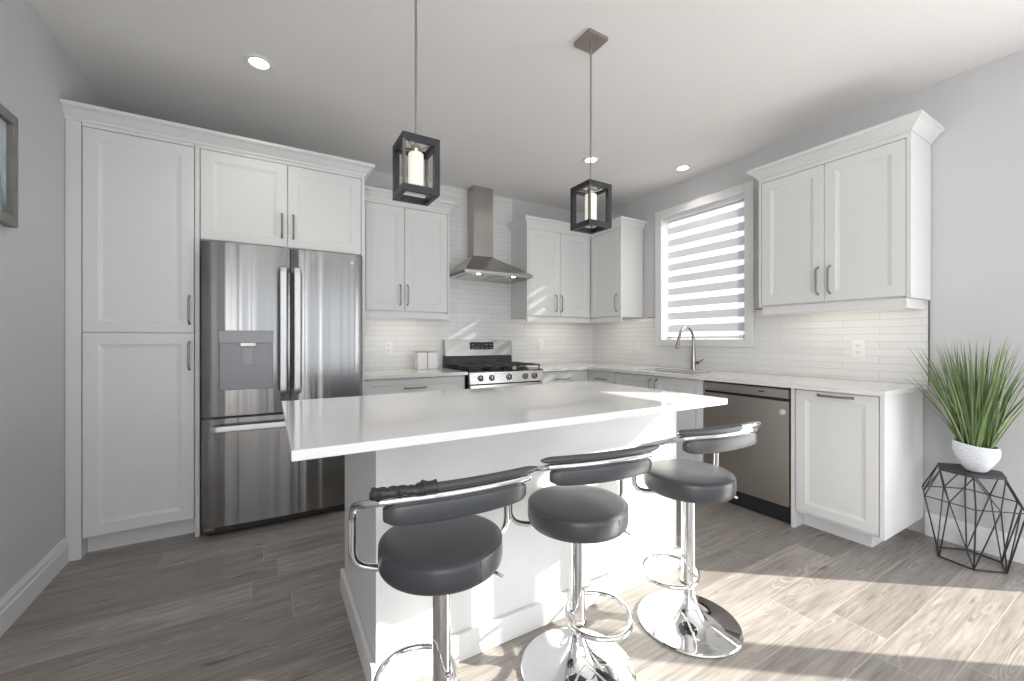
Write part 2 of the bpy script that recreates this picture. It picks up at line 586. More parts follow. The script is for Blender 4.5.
# right wall with the sink window and the patio door openings
WY0, WY1, WZ0, WZ1 = -1.915, -1.038, 1.185, 2.452
DY0, DY1, DZ1 = -5.28, -3.72, 2.20
m = MB()
m.box(0, 0.14, WY1, 0.0, 0, H)
m.box(0, 0.14, WY0, WY1, 0, WZ0)
m.box(0, 0.14, WY0, WY1, WZ1, H)
m.box(0, 0.14, DY1, WY0, 0, H)
m.box(0, 0.14, DY0, DY1, DZ1, H)
m.box(0, 0.14, REAR, DY0, 0, H)
struct(m.build('wall_right', 'wall'), 'pale grey wall with the sink window')
m = MB()
for x0, x1, z0, z1 in ((LW, -4.25, 0, H), (-2.9, -2.55, 0, H), (-0.2, 0, 0, H), (-4.25, -2.9, 0, 0.5), (-4.25, -2.9, 2.4, H), (-2.55, -0.2, 0, 0.3), (-2.55, -0.2, 2.4, H)):
    m.box(x0, x1, REAR - 0.12, REAR, z0, z1)
struct(m.build('wall_rear', 'wall'), 'pale grey wall behind the photographer')
m = MB().box(-30, 30, -30, 30, -0.40, -0.30)
struct(m.build('ground', 'ground'), 'open ground outside the house')

# base boards with a stepped top
def baseboard(name, p0, p1, nrm, h=0.136, t=0.016):
    p0, p1, n = Vector((*p0, 0)), Vector((*p1, 0)), Vector((*nrm, 0))
    prof = [(0, 0), (t, 0), (t, h * 0.66), (t * 0.78, h * 0.70), (t * 0.72, h * 0.86), (t * 0.5, h * 0.93), (t * 0.42, h), (0, h)]
    a = [p0 + n * u + Vector((0, 0, z)) for u, z in prof]
    c = [p1 + n * u + Vector((0, 0, z)) for u, z in prof]
    return struct(MB().hull(a, c).build(name, 'trim', smooth=False), 'white stepped baseboard')

baseboard('baseboard_left', (LW, REAR), (LW, -0.795), (1, 0))
baseboard('baseboard_right', (0, -3.64), (0, -3.004), (-1, 0))
baseboard('baseboard_rear', (LW + 0.02, REAR), (-0.02, REAR), (0, 1))

# backsplash tile on both walls
m = MB()
m.box(-2.862, -0.0085, -0.008, -0.0005, 0.915, 1.452)
m.box(-2.028, -1.168, -0.008, -0.0005, 1.452, H - 0.001)
struct(m.build('trim_1', 'tile_back', smooth=False), 'white stacked tile backsplash behind the range')
m = MB()
m.box(-0.008, -0.0005, -0.968, -0.0005, 0.915, 1.418)
m.box(-0.008, -0.0005, -1.978, -0.968, 0.915, 1.127)
m.box(-0.008, -0.0005, -3.018, -1.978, 0.915, 1.436)
struct(m.build('trim_2', 'tile_right', smooth=False), 'white stacked tile backsplash around the sink window')
m = MB()
m.box(-0.010, -0.0005, -3.024, -3.0185, 0.915, 1.425)
m.box(-0.010, -0.0005, -0.968, -0.862, 1.4185, 1.425)
m.box(-0.010, -0.0005, -2.188, -1.980, 1.4365, 1.443)
struct(m.build('trim_3', 'edge', smooth=False), 'dark metal edge of the tile backsplash')

# sink window: casing, jamb liner, sash, glass
win = bpy.data.objects.new('window_1', None)
COL.objects.link(win)
win.location = (0, -1.4765, WZ0)
struct(win, 'white framed window over the sink')
WO = Vector((0, 1.4765, -WZ0))
def wloc(o):
    o.location = WO
    return o
m = MB()
ty0, ty1, tz0, tz1, tw = -1.975, -0.972, 1.128, 2.505, 0.075
for b_ in ((ty0, ty0 + tw, tz0, tz1), (ty1 - tw, ty1, tz0, tz1), (ty0 + tw, ty1 - tw, tz0, tz0 + tw - 0.012), (ty0 + tw, ty1 - tw, tz1 - tw, tz1)):
    m.box(-0.022, -0.0005, b_[0], b_[1], b_[2], b_[3], 0.003)
wloc(m.build('casing', 'trim', win))
m = MB()
m.box(0.0, 0.14, WY0, WY0 + 0.008, WZ0, WZ1)
m.box(0.0, 0.14, WY1 - 0.008, WY1, WZ0, WZ1)
m.box(0.0, 0.14, WY0, WY1, WZ0, WZ0 + 0.008)
m.box(0.0, 0.14, WY0, WY1, WZ1 - 0.008, WZ1)
wloc(m.build('jamb', 'trim', win))
m = MB()
fy0, fy1, fz0, fz1 = WY0 + 0.009, WY1 - 0.009, WZ0 + 0.009, WZ1 - 0.009
for b_ in ((fy0, fy0 + 0.035, fz0, fz1), (fy1 - 0.035, fy1, fz0, fz1), (fy0 + .035, fy1 - .035, fz0, fz0 + 0.035), (fy0 + .035, fy1 - .035, fz1 - 0.035, fz1)):
    m.box(0.095, 0.13, b_[0], b_[1], b_[2], b_[3], 0.003)
wloc(m.build('sash', 'trim', win))
m = MB().box(0.110, 0.114, fy0 + 0.03, fy1 - 0.03, fz0 + 0.03, fz1 - 0.03)
wloc(m.build('pane', 'glass', win))

# zebra roller blind hanging in the reveal
blind = thing('roller_blind', 'grey and sheer striped roller blind lowered in the window over the sink', 'blind', (0.045, -1.4765, WZ0))
BO = Vector((-0.045, 1.4765, -WZ0))
m = MB().box(0.018, 0.075, -1.905, -1.052, 2.395, 2.442, 0.006)
m.build('head_rail', 'white_plastic', blind, loc=BO)
m = MB()
bb = bmesh.new()
vs = [bb.verts.new(p) for p in ((0.045, -1.902, 1.222), (0.045, -1.082, 1.222), (0.045, -1.082, 2.395), (0.045, -1.902, 2.395))]
bb.faces.new(vs)
m.add(bb)
m.build('fabric', 'zebra', blind, loc=BO)
m = MB().box(0.036, 0.054, -1.902, -1.082, 1.205, 1.226, 0.004)
br = m.build('bottom_rail', 'white_plastic', blind, loc=BO)
MB().box(0.0325, 0.0355, -1.897, -1.862, 1.196, 1.232, 0.001).build('tag', 'grey_plastic', blind, loc=BO)
MB().box(0.0325, 0.0355, -1.124, -1.094, 1.206, 1.215, 0.001).build('clip', 'grey_plastic', blind, loc=BO)

# patio door, out of frame to the right: it lets the sun in
pd = bpy.data.objects.new('door_1', None)
COL.objects.link(pd)
pd.location = (0.07, -4.5, 0)
struct(pd, 'sliding glass patio door')
PO = Vector((-0.07, 4.5, 0))
m = MB()
m.box(0.0, 0.14, DY1 - 0.03, DY1, 0, DZ1)
m.box(0.0, 0.14, DY0, DY0 + 0.05, 0, DZ1)
m.box(0.0, 0.14, DY0, DY1, DZ1 - 0.05, DZ1)
m.box(0.0, 0.14, DY0, DY1, 0.0, 0.05)
m.box(0.03, 0.10, -4.595, -4.465, 0.05, DZ1 - 0.05)
m.build('frame', 'trim', pd, loc=PO)
m = MB()
m.box(0.066, 0.070, -4.465, DY1 - 0.03, 0.05, DZ1 - 0.05)
m.box(0.076, 0.080, DY0 + 0.05, -4.595, 0.05, DZ1 - 0.05)
m.build('pane', 'glass', pd, loc=PO)

# ------------------------------------------------------------------ cabinet kit
# local frame of every cabinet: x to the right along the front, y into the cabinet (door face at y = 0), z up
DOOR_T = 0.020

def door_mesh(mb, x0, x1, z0, z1, fr=0.062, y=0.0):
    b = bmesh.new()
    e = 0.0025
    def ring(ix, yy):
        return [b.verts.new(p) for p in ((x0 + ix, yy, z0 + ix), (x1 - ix, yy, z0 + ix), (x1 - ix, yy, z1 - ix), (x0 + ix, yy, z1 - ix))]
    rs = [ring(0, y + DOOR_T), ring(0, y + e), ring(e, y), ring(fr, y), ring(fr + 0.004, y + 0.0025), ring(fr + 0.013, y + 0.0045), ring(fr + 0.020, y + 0.0065)]
    for a, c in zip(rs, rs[1:]):
        for i in range(4):
            b.faces.new((a[i], a[(i + 1) % 4], c[(i + 1) % 4], c[i]))
    b.faces.new(rs[-1])
    b.faces.new(list(reversed(rs[0])))
    bmesh.ops.recalc_face_normals(b, faces=b.faces)
    mb.add(b)
    return mb


def pull(parent, c, length, vertical=True, y=0.0, mat='pull'):
    """D-shaped bar pull on the face, centre c = (x, z)"""
    x, z = c
    h = length / 2
    so = 0.030
    if vertical:
        pts = [(x, y + 0.001, z - h), (x, y - so, z - h + 0.012), (x, y - so, z + h - 0.012), (x, y + 0.001, z + h)]
    else:
        pts = [(x - h, y + 0.001, z), (x - h + 0.012, y - so, z), (x + h - 0.012, y - so, z), (x + h, y + 0.001, z)]
    mb = MB().tube(bezier_round(pts, 0.016), 0.0058, 10)
    for p in (pts[0], pts[-1]):
        mb.box(p[0] - 0.007, p[0] + 0.007, y - 0.003, y - 0.0002, p[2] - 0.007, p[2] + 0.007, 0.001)
    return mb.build('handle', mat, parent)


def door(parent, x0, x1, z0, z1, hc=None, hl=0.175, vertical=True, fr=0.062, name='door'):
    g = 0.0016
    d = door_mesh(MB(), x0 + g, x1 - g, z0 + g, z1 - g, fr).build(name, 'cabinet', parent, smooth=False)
    if hc:
        pull(d, hc, hl, vertical)
    return d


CROWN = [(-0.004, 0.0), (0.006, 0.0), (0.010, 0.012), (0.018, 0.020), (0.040, 0.046), (0.052, 0.054), (0.060, 0.057), (0.060, 0.076), (-0.004, 0.076)]

def crown_mesh(path, z):
    """profile swept along a plan polyline with mitred corners; outward is to the left of travel reversed"""
    pts = [Vector((*p, 0)) for p in path]
    b = bmesh.new()
    rings = []
    for i, p in enumerate(pts):
        dirs = []
        if i > 0:
            dirs.append((p - pts[i - 1]).normalized())
        if i < len(pts) - 1:
            dirs.append((pts[i + 1] - p).normalized())
        ns = [Vector((d.y, -d.x, 0)) for d in dirs]
        if len(ns) == 2:
            bis = (ns[0] + ns[1]).normalized()
            off = bis / max(0.2, bis.dot(ns[0]))
        else:
            off = ns[0]
        rings.append([b.verts.new(p + off * u + Vector((0, 0, z + h))) for u, h in CROWN])
    n = len(CROWN)
    for a, c in zip(rings, rings[1:]):
        for k in range(n):
            b.faces.new((a[k], a[(k + 1) % n], c[(k + 1) % n], c[k]))
    b.faces.new(rings[0])
    b.faces.new(list(reversed(rings[-1])))
    bmesh.ops.recalc_face_normals(b, faces=b.faces)
    return MB().add(b)


R90 = -pi / 2
CT, CB = 2.370, 1.430      # top and bottom of the wall cabinets
DT, DBt = 2.340, 1.438     # their doors

def light_bar(parent, x0, x1, y, z):
    MB().box(x0, x1, y - 0.012, y + 0.012, z - 0.010, z, 0.003).build('light_bar', 'puck', parent)


def upper(name, label, loc, rz, w, depth, splits, handles, sideL=0.02, sideR=0.02, ctop=CT):
    """wall cabinet: doors between sideL and w - sideR"""
    t = thing(name, label, 'cabinet', loc, rz)
    mb = MB()
    mb.box(0, w, DOOR_T + 0.001, depth, CB - loc[2], ctop - loc[2], 0.0015)
    mb.box(0, w, 0.002, DOOR_T + 0.001, DT + 0.002 - loc[2], ctop - loc[2])
    if sideL:
        mb.box(0, sideL - 0.002, 0.0, DOOR_T + 0.001, CB - loc[2], DT + 0.002 - loc[2])
    if sideR:
        mb.box(w - sideR + 0.002, w, 0.0, DOOR_T + 0.001, CB - loc[2], DT + 0.002 - loc[2])
    mb.build('carcass', 'cabinet', t, smooth=False)
    for (x0, x1), hx in zip(splits, handles):
        door(t, x0, x1, DBt - loc[2], DT - loc[2], (hx, 1.578 - loc[2]))
    return t


# ---- pantry (full height, left)
PF = -0.788
pan = thing('pantry_cabinet', 'tall white two-door pantry cabinet at the left wall', 'cabinet', (LW + 0.002, PF, 0))
m = MB()
x = lambda wx: wx - (LW + 0.002)
m.box(x(-4.333), x(-3.846), DOOR_T + 0.001, 0.785, 0.10, CT, 0.001)
m.box(x(-4.333), x(-3.846), 0.002, DOOR_T + 0.001, 2.349, CT)
m.build('carcass', 'cabinet', pan, smooth=False)
MB().box(0, x(-4.335), 0.0, 0.10, 0.0, CT, 0.001).build('filler_panel', 'cabinet', pan)
MB().box(x(-3.843), x(-3.821), 0.0, 0.785, 0.0, CT, 0.001).build('side_panel', 'cabinet', pan)
MB().box(x(-4.333), x(-3.846), 0.083, 0.10, 0.0, 0.098).build('toe_kick', 'cabinet', pan)
door(pan, x(-4.333), x(-3.846), 1.228, 2.347, (x(-3.870), 1.366), 0.165)
door(pan, x(-4.333), x(-3.846), 0.113, 1.228, (x(-3.870), 1.093), 0.165)

# ---- cabinet over the fridge, with the gable that runs down beside it
ofc = thing('overhead_cabinet', 'white two-door cabinet above the stainless fridge', 'cabinet', (-3.819, PF, 1.79))
x = lambda wx: wx + 3.819
m = MB()
m.box(0.0, x(-2.889), DOOR_T + 0.001, 0.785, 0.005, CT - 1.79, 0.001)
m.box(0.0, x(-2.889), 0.002, DOOR_T + 0.001, 2.349 - 1.79, CT - 1.79)
m.build('carcass', 'cabinet', ofc, smooth=False)
MB().box(x(-2.887), x(-2.865), 0.0, 0.785, -1.79, CT - 1.79, 0.001).build('gable_panel', 'cabinet', ofc)
door(ofc, x(-3.819), x(-3.354), 0.008, 2.347 - 1.79, (x(-3.387), 0.149), 0.155)
door(ofc, x(-3.354), x(-2.889), 0.008, 2.347 - 1.79, (x(-3.321), 0.149), 0.155)

o = crown_mesh([(LW + 0.001, PF), (-2.865, PF), (-2.865, -0.402)], CT).build('crown_moulding', 'cabinet', smooth=False)
tag(o, 'long white crown moulding on top of the pantry and fridge cabinets', 'moulding')

# ---- wall cabinet left of the hood
UD = 0.332
ul = upper('wall_cabinet', 'white two-door wall cabinet between the fridge and the range hood', (-2.863, -UD, CB), 0, 0.833, UD - 0.009,
           [(0.094, 0.417), (0.417, 0.813)], [0.379, 0.444], 0.094, 0.02)
MB().box(0.0, 0.831, 0.004, 0.024, -0.052, -0.001, 0.001).build('light_rail', 'cabinet', ul)
light_bar(ul, 0.25, 0.62, 0.045, -0.001)
crown_mesh([(-2.863, -UD), (-2.03, -UD), (-2.03, -0.009)], CT).build('crown', 'cabinet', ul, smooth=False, loc=(2.863, UD, -CB))

# ---- corner wall cabinets
uc = upper('wall_cabinet', 'white two-door wall cabinet right of the range hood', (-1.181, -UD, CB), 0, 0.848, UD - 0.009,
           [(0.020, 0.429), (0.429, 0.842)], [0.361, 0.433], 0.02, 0.0)
MB().box(0.8432, 0.8486, 0.0015, DOOR_T, 0.002, DT - CB).build('filler_strip', 'cabinet', uc, smooth=False)
MB().box(0.002, 0.846, 0.004, 0.024, -0.052, -0.001, 0.001).build('light_rail', 'cabinet', uc)
light_bar(uc, 0.25, 0.70, 0.045, -0.001)
ucr = upper('wall_cabinet', 'white single-door wall cabinet on the window wall beside the inside corner', (-UD, -0.3335, CB), R90, 0.466, UD - 0.009,
            [(0.004, 0.446)], [0.408], 0.0, 0.02)
MB().box(0.002, 0.464, 0.004, 0.024, -0.052, -0.001, 0.001).build('light_rail', 'cabinet', ucr)
light_bar(ucr, 0.10, 0.34, 0.045, -0.001)
o = crown_mesh([(-1.181, -0.009), (-1.181, -UD), (-UD, -UD), (-UD, -0.7995), (-0.0095, -0.7995)], CT).build('crown_moulding', 'cabinet', smooth=False)
tag(o, 'white crown moulding turning the corner over the cabinets right of the hood', 'moulding')

# ---- wall cabinet right of the window
ur = upper('wall_cabinet', 'white two-door wall cabinet right of the window', (-UD, -2.190, CB), R90, 0.840, UD - 0.009,
           [(0.018, 0.415), (0.415, 0.818)], [0.382, 0.449], 0.018, 0.022)
MB().box(0.020, 0.820, 0.010, 0.030, -0.058, -0.001, 0.002).build('light_rail', 'cabinet', ur)
MB().box(0.802, 0.820, 0.031, UD - 0.040, -0.058, -0.001, 0.002).build('light_rail', 'cabinet', ur)
light_bar(ur, 0.15, 0.70, 0.055, -0.001)
cr = crown_mesh([(-0.0095, -2.190), (-UD, -2.190), (-UD, -3.030), (-0.0095, -3.030)], CT)
cro = cr.build('crown', 'cabinet', ur, smooth=False)
cro.matrix_parent_inverse = Matrix.Translation((-UD, -2.190, CB)).inverted() if False else (Matrix.Translation((-UD, -2.190, CB)) @ Matrix.Rotation(R90, 4, 'Z')).inverted()

# ---- base cabinets
BDF = 0.600      # door face distance from the wall

def base(name, label, loc, rz, w, fronts, sideL=0.0, sideR=0.0, endR=False):
    t = thing(name, label, 'cabinet', loc, rz)
    mb = MB()
    if 'sink' in name:          # open box: the sink hangs inside
        mb.box(0.0, 0.016, DOOR_T + 0.001, BDF - 0.012, 0.10, 0.884)
        mb.box(w - 0.016, w, DOOR_T + 0.001, BDF - 0.012, 0.10, 0.884)
        mb.box(0.016, w - 0.016, BDF - 0.026, BDF - 0.012, 0.10, 0.884)
        mb.box(0.016, w - 0.016, DOOR_T + 0.001, BDF - 0.026, 0.10, 0.116)
    else:
        mb.box(0.0, w, DOOR_T + 0.001, BDF - 0.012, 0.10, 0.884, 0.001)
    mb.build('carcass', 'cabinet', t, smooth=False)
    MB().box(0.0, w, 0.112, 0.128, 0.0, 0.099).build('toe_kick', 'cabinet', t)
    for kind, x0, x1, z0, z1, hc, hl, vert in fronts:
        door(t, x0, x1, z0, z1, hc, hl, vert, 0.055 if z1 - z0 > 0.3 else 0.045, kind)
    return t

base('base_cabinet', 'white base cabinet with drawers left of the gas range', (-2.862, -BDF, 0), 0, 0.872,
     [('drawer', 0.02, 0.870, 0.71, 0.879, (0.43, 0.80), 0.175, False), ('drawer', 0.02, 0.870, 0.408, 0.708, (0.43, 0.62), 0.175, False), ('drawer', 0.02, 0.870, 0.115, 0.406, (0.43, 0.33), 0.175, False)])
CRN = base('base_cabinet', 'white base cabinet in the corner right of the gas range', (-1.198, -BDF, 0), 0, 0.590,
     [('drawer', 0.002, 0.56, 0.71, 0.879, (0.27, 0.80), 0.175, False), ('door', 0.002, 0.56, 0.115, 0.708, (0.06, 0.58), 0.175, True)])
DRW = base('base_cabinet', 'white base cabinet with a drawer between the corner and the sink cabinet', (-BDF, -0.605, 0), R90, 0.375,
     [('drawer', 0.035, 0.373, 0.71, 0.879, (0.19, 0.80), 0.16, False), ('door', 0.035, 0.373, 0.115, 0.708, (0.31, 0.58), 0.175, True)])
base('sink_cabinet', 'white two-door sink cabinet under the window', (-BDF, -0.985, 0), R90, 0.936,
     [('door', 0.002, 0.468, 0.115, 0.879, (0.437, 0.765), 0.165, True), ('door', 0.468, 0.934, 0.115, 0.879, (0.499, 0.765), 0.165, True)])
for c_, a0, a1 in ((DRW, 0.001, 0.034), (CRN, 0.562, 0.600)):
    MB().box(a0, a1, 0.001, DOOR_T + 0.0005, 0.105, 0.884).build('filler_panel', 'cabinet', c_)
ec = base('base_cabinet', 'white pull-out cabinet at the counter end beside the plant table', (-BDF, -2.557, 0), R90, 0.418,
          [('door', 0.002, 0.416, 0.118, 0.878, (0.215, 0.855), 0.172, False)])
MB().box(0.4195, 0.441, 0.0, BDF - 0.018, 0.103, 0.885, 0.001).build('end_panel', 'cabinet', ec)
for c_ in [c_ for c_ in ec.children if c_.name.startswith('toe_kick')]:
    me_ = c_.data
    bpy.data.objects.remove(c_)
    bpy.data.meshes.remove(me_)
m = MB().box(0.0, 0.350, 0.112, 0.128, 0.0, 0.099)
m.box(0.334, 0.350, 0.1285, BDF - 0.02, 0.0, 0.099)
m.build('toe_kick', 'cabinet', ec, smooth=False)
MB().box(-0.022, -0.002, 0.0, BDF - 0.012, 0.0, 0.885, 0.001).build('side_panel', 'cabinet', ec)

# ---- counters
m = MB().box(-2.861, -1.985, -0.650, -0.0095, 0.886, 0.914, 0.003)
o = m.build('countertop', 'counter')
tag(o, 'warm white quartz countertop between the fridge and the gas range', 'countertop')
SX0, SX1, SY0, SY1 = -0.520, -0.165, -1.78, -1.10
m = MB()
m.box(-1.203, -0.650, -0.650, -0.0095, 0.886, 0.914)
m.box(-0.650, -0.0095, SY1, -0.0095, 0.886, 0.914)
m.box(-0.650, SX0, SY0, SY1, 0.886, 0.914)
m.box(SX1, -0.0095, SY0, SY1, 0.886, 0.914)
m.box(-0.650, -0.0095, -3.015, SY0, 0.886, 0.914)
o = m.build('countertop', 'counter', smooth=False)
tag(o, 'warm white quartz corner countertop holding the sink under the window', 'countertop')

# ---- sink and faucet
sk = thing('sink', 'undermount stainless sink set in the counter below the window', 'sink', (-0.3425, -1.44, 0.70))
m = MB()
ox, oy = 0.3425, 1.44
def lx(v): return v + ox
def ly(v): return v + oy
e = 0.002
m.box(lx(SX0) - .012, lx(SX1) + .012, ly(SY0) - .012, ly(SY1) + .012, -0.006, 0.0)
m.box(lx(SX0) - .012, lx(SX0) - e, ly(SY0) - .012, ly(SY1) + .012, 0.0, 0.1855)
m.box(lx(SX1) + e, lx(SX1) + .012, ly(SY0) - .012, ly(SY1) + .012, 0.0, 0.1855)
m.box(lx(SX0), lx(SX1), ly(SY0) - .012, ly(SY0) - e, 0.0, 0.1855)
m.box(lx(SX0), lx(SX1), ly(SY1) + e, ly(SY1) + .012, 0.0, 0.1855)
m.build('basin', 'steel', sk, smooth=False)
MB().lathe([(0, 0.004), (0.03, 0.004), (0.042, 0.006), (0.045, 0.0015), (0, 0.0015)], 24).build('drain', 'chrome', sk)

fc = thing('kitchen_faucet', 'tall brushed nickel gooseneck faucet behind the sink', 'faucet', (-0.085, -1.465, 0.9142), radians(8))
MB().lathe([(0, 0), (0.027, 0), (0.027, 0.006), (0.024, 0.012), (0.023, 0.09), (0.018, 0.15), (0.0135, 0.20), (0, 0.20)], 32).build('body', 'nickel', fc)
pts = [(0, 0, 0.19), (0, 0, 0.26)] + [(-0.125 + 0.125 * cos(a), 0, 0.268 + 0.125 * sin(a)) for a in [pi * k / 14 for k in range(1, 13)]] + [(-0.262, 0, 0.27)]
MB().tube(smooth_path(pts, 4), 0.0125, 14).build('spout', 'nickel', fc)
MB().tube([(-0.260, 0, 0.278), (-0.270, 0, 0.245), (-0.284, 0, 0.202)], [0.015, 0.017, 0.019], 16).build('spray_head', 'nickel', fc)
m = MB().tube([(0, -0.02, 0.065), (0, -0.046, 0.066)], 0.0165, 16)
m.tube([(0.0, -0.046, 0.066), (-0.006, -0.060, 0.075), (-0.012, -0.098, 0.098)], [0.008, 0.007, 0.0055], 10)
m.build('lever', 'nickel', fc)

# ---- outlets
def outlet(label, loc, rz):
    t = thing('wall_outlet', label, 'outlet', loc, rz)
    MB().box(-0.036, 0.036, -0.006, 0.0, -0.058, 0.058, 0.0025).build('cover_plate', 'white_plastic', t)
    for s in (-1, 1):
        r = MB().box(-0.018, 0.018, -0.0085, -0.0062, s * 0.023 - 0.015, s * 0.023 + 0.015, 0.001).build('receptacle', 'white_plastic', t)
        mm = MB()
        mm.box(-0.009, -0.006, -0.0092, -0.0086, s * 0.023 - 0.002, s * 0.023 + 0.008)
        mm.box(0.006, 0.009, -0.0092, -0.0086, s * 0.023 - 0.002, s * 0.023 + 0.008)
        mm.box(-0.002, 0.002, -0.0092, -0.0086, s * 0.023 - 0.010, s * 0.023 - 0.006)
        mm.build('slot', 'grey_plastic', r)
    return t
outlet('white double outlet in the tile under the wall cabinet right of the window', (-0.0082, -2.673, 1.126), R90)
outlet('white double outlet in the tile left of the white canisters', (-2.506, -0.0082, 1.113), 0)
outlet('white double outlet in the back tile right of the gas range', (-0.794, -0.0082, 1.131), 0)
outlet('white double outlet in the tile between the corner and the window', (-0.0082, -0.745, 1.105), R90)

# ------------------------------------------------------------------ fridge
fr = thing('refrigerator', 'stainless french-door refrigerator with water dispenser and bottom freezer', 'refrigerator', (-3.349, -0.86, 0))
FX0, FX1 = -0.456, 0.457
MB().box(FX0 + 0.004, FX1 - 0.004, 0.075, 0.80, 0.05, 1.765, 0.004).build('case', 'mid_grey', fr)
def curved_front(mb, x0, x1, z0, z1, bulge=0.016, t=0.068, n=14):
    """door slab with a gently bowed face and rounded side edges"""
    prof = []
    r = 0.010
    for k in range(n + 1):
        f = k / n
        xx = x0 + (x1 - x0) * f
        yy = -bulge * (1 - (2 * f - 1) ** 2)
        d = min(xx - x0, x1 - xx)
        if d < r:
            yy += r - math.sqrt(max(0, r * r - (r - d) ** 2))
        prof.append((xx, yy))
    prof = [(x0, r)] + prof[1:-1] + [(x1, r)]
    loop = prof + [(x1, t), (x0, t)]
    b = bmesh.new()
    lo = [b.verts.new((p[0], p[1], z0)) for p in loop]
    hi = [b.verts.new((p[0], p[1], z1)) for p in loop]
    k = len(loop)
    b.faces.new(list(reversed(lo))); b.faces.new(hi)
    for i in range(k):
        b.faces.new((lo[i], lo[(i + 1) % k], hi[(i + 1) % k], hi[i]))
    bmesh.ops.recalc_face_normals(b, faces=b.faces)
    mb.add(b)
    return mb
dl = curved_front(MB(), FX0, 0.0055, 0.728, 1.778).build('door', 'steel_fridge', fr)
dr = curved_front(MB(), 0.0125, FX1, 0.728, 1.778).build('door', 'steel_fridge', fr)
fz = curved_front(MB(), FX0, FX1, 0.062, 0.712).build('freezer_drawer', 'steel_fridge', fr)
def strap(parent, pts, w, d, name='handle'):
    return MB().tube(bezier_round(pts, 0.03), w, 20, flat=d, sq=0.45).build(name, 'steel_light', parent)
for par, hx in ((dl, -0.033), (dr, 0.046)):
    strap(par, [(hx, -0.006, 0.845), (hx, -0.062, 0.855), (hx, -0.066, 1.24), (hx, -0.062, 1.640), (hx, -0.006, 1.652)], 0.010, 0.019)
strap(fz, [(-0.405, -0.006, 0.652), (-0.398, -0.058, 0.656), (0.0, -0.074, 0.658), (0.398, -0.058, 0.656), (0.405, -0.006, 0.652)], 0.019, 0.011)
# dispenser
dx0, dx1 = -0.366, -0.090
m = MB().box(dx0, dx1, -0.034, -0.006, 0.885, 1.176, 0.004)
dp = m.build('dispenser', 'grey_plastic', dl)
dp.data.materials[0] = plain('dispenser_recess', (0.20, 0.20, 0.21), 0.42, 0.9)
MB().box(dx0 - 0.003, dx1 + 0.003, -0.040, -0.0345, 1.168, 1.245, 0.004).build('control_panel', plain('dispenser_panel', (0.30, 0.30, 0.305), 0.5, 0.85), dl)
m = MB().box(-0.262, -0.180, -0.052, -0.0405, 1.146, 1.172, 0.004)
m.build('nozzle', 'nickel', dl)
m = MB().hull([(-0.246, -0.0345, 1.040), (-0.196, -0.0345, 1.040), (-0.196, -0.050, 1.040), (-0.246, -0.050, 1.040)],
              [(-0.252, -0.0345, 1.142), (-0.190, -0.0345, 1.142), (-0.190, -0.042, 1.142), (-0.252, -0.042, 1.142)])
m.build('paddle', plain('dispenser_paddle', (0.26, 0.26, 0.265), 0.45, 0.7), dl)
MB().tube([(0.385, -0.006, 1.722), (0.385, -0.0095, 1.722)], 0.011, 20).build('badge', 'sticker', dr)
m = MB()
m.box(FX0 + 0.02, FX1 - 0.02, 0.03, 0.07, 0.012, 0.058, 0.004)
m.build('toe_grille', 'black', fr)
for fx in (-0.40, 0.40):
    MB().lathe([(0, 0), (0.02, 0), (0.02, 0.02), (0.012, 0.052), (0, 0.052)], 16, (fx, 0.10, 0)).build('foot', 'black', fr)
MB().box(FX0 + 0.01, FX0 + 0.06, 0.0, 0.07, 0.0435, 0.0605, 0.003).build('hinge', 'grey_plastic', fr)

# ------------------------------------------------------------------ gas range
rg = thing('gas_range', 'stainless gas range with black grates and five knobs', 'stove', (-1.5955, -0.640, 0))
RX = 0.379
m = MB().box(-RX, RX, 0.022, 0.618, 0.06, 0.895, 0.003)
m.build('body', 'black', rg)
m = MB().hull([(-RX, -0.026, 0.805), (RX, -0.026, 0.805), (RX, 0.021, 0.805), (-RX, 0.021, 0.805)],
              [(-RX, -0.010, 0.902), (RX, -0.010, 0.902), (RX, 0.021, 0.902), (-RX, 0.021, 0.902)])
cp = m.build('control_panel', 'steel', rg, smooth=False)
for kx in (-0.273, -0.163, 0.012, 0.185, 0.288):
    k = MB().lathe([(0, 0), (0.024, 0), (0.024, 0.006), (0.020, 0.009), (0.019, 0.026), (0.016, 0.030), (0, 0.030)], 28)
    ko = k.build('knob', 'steel', cp)
    ko.location = (kx, -0.0185, 0.853)
    ko.rotation_euler = (radians(80), 0, 0)
    kb = MB().box(-0.0045, 0.0045, -0.018, 0.018, 0.030, 0.041, 0.002).build('grip', 'black', ko)
    kr = MB().lathe([(0.0245, 0.001), (0.028, 0.001), (0.028, 0.004), (0.0245, 0.004), (0.0245, 0.001)], 28).build('bezel', 'black', ko)
m = MB().box(-RX + 0.002, RX - 0.002, -0.024, 0.020, 0.235, 0.795, 0.006)
od = m.build('oven_door', 'steel', rg)
MB().box(-0.26, 0.26, -0.0275, -0.0245, 0.36, 0.64, 0.001).build('oven_window', 'black_gloss', od)
MB().tube(bezier_round([(-0.31, -0.024, 0.745), (-0.31, -0.07, 0.748), (0.31, -0.07, 0.748), (0.31, -0.024, 0.745)], 0.02), 0.012, 14).build('handle', 'steel_light', od)
MB().box(-RX + 0.002, RX - 0.002, -0.022, 0.020, 0.075, 0.228, 0.006).build('drawer', 'steel', rg)
m = MB().box(-RX, RX, -0.008, 0.555, 0.8955, 0.912, 0.004)
m.build('cooktop', 'black_gloss', rg)
m = MB().hull([(-RX, 0.552, 0.896), (RX, 0.552, 0.896), (RX, 0.625, 0.896), (-RX, 0.625, 0.896)],
              [(-RX, 0.562, 1.035), (RX, 0.562, 1.035), (RX, 0.625, 1.035), (-RX, 0.625, 1.035)])
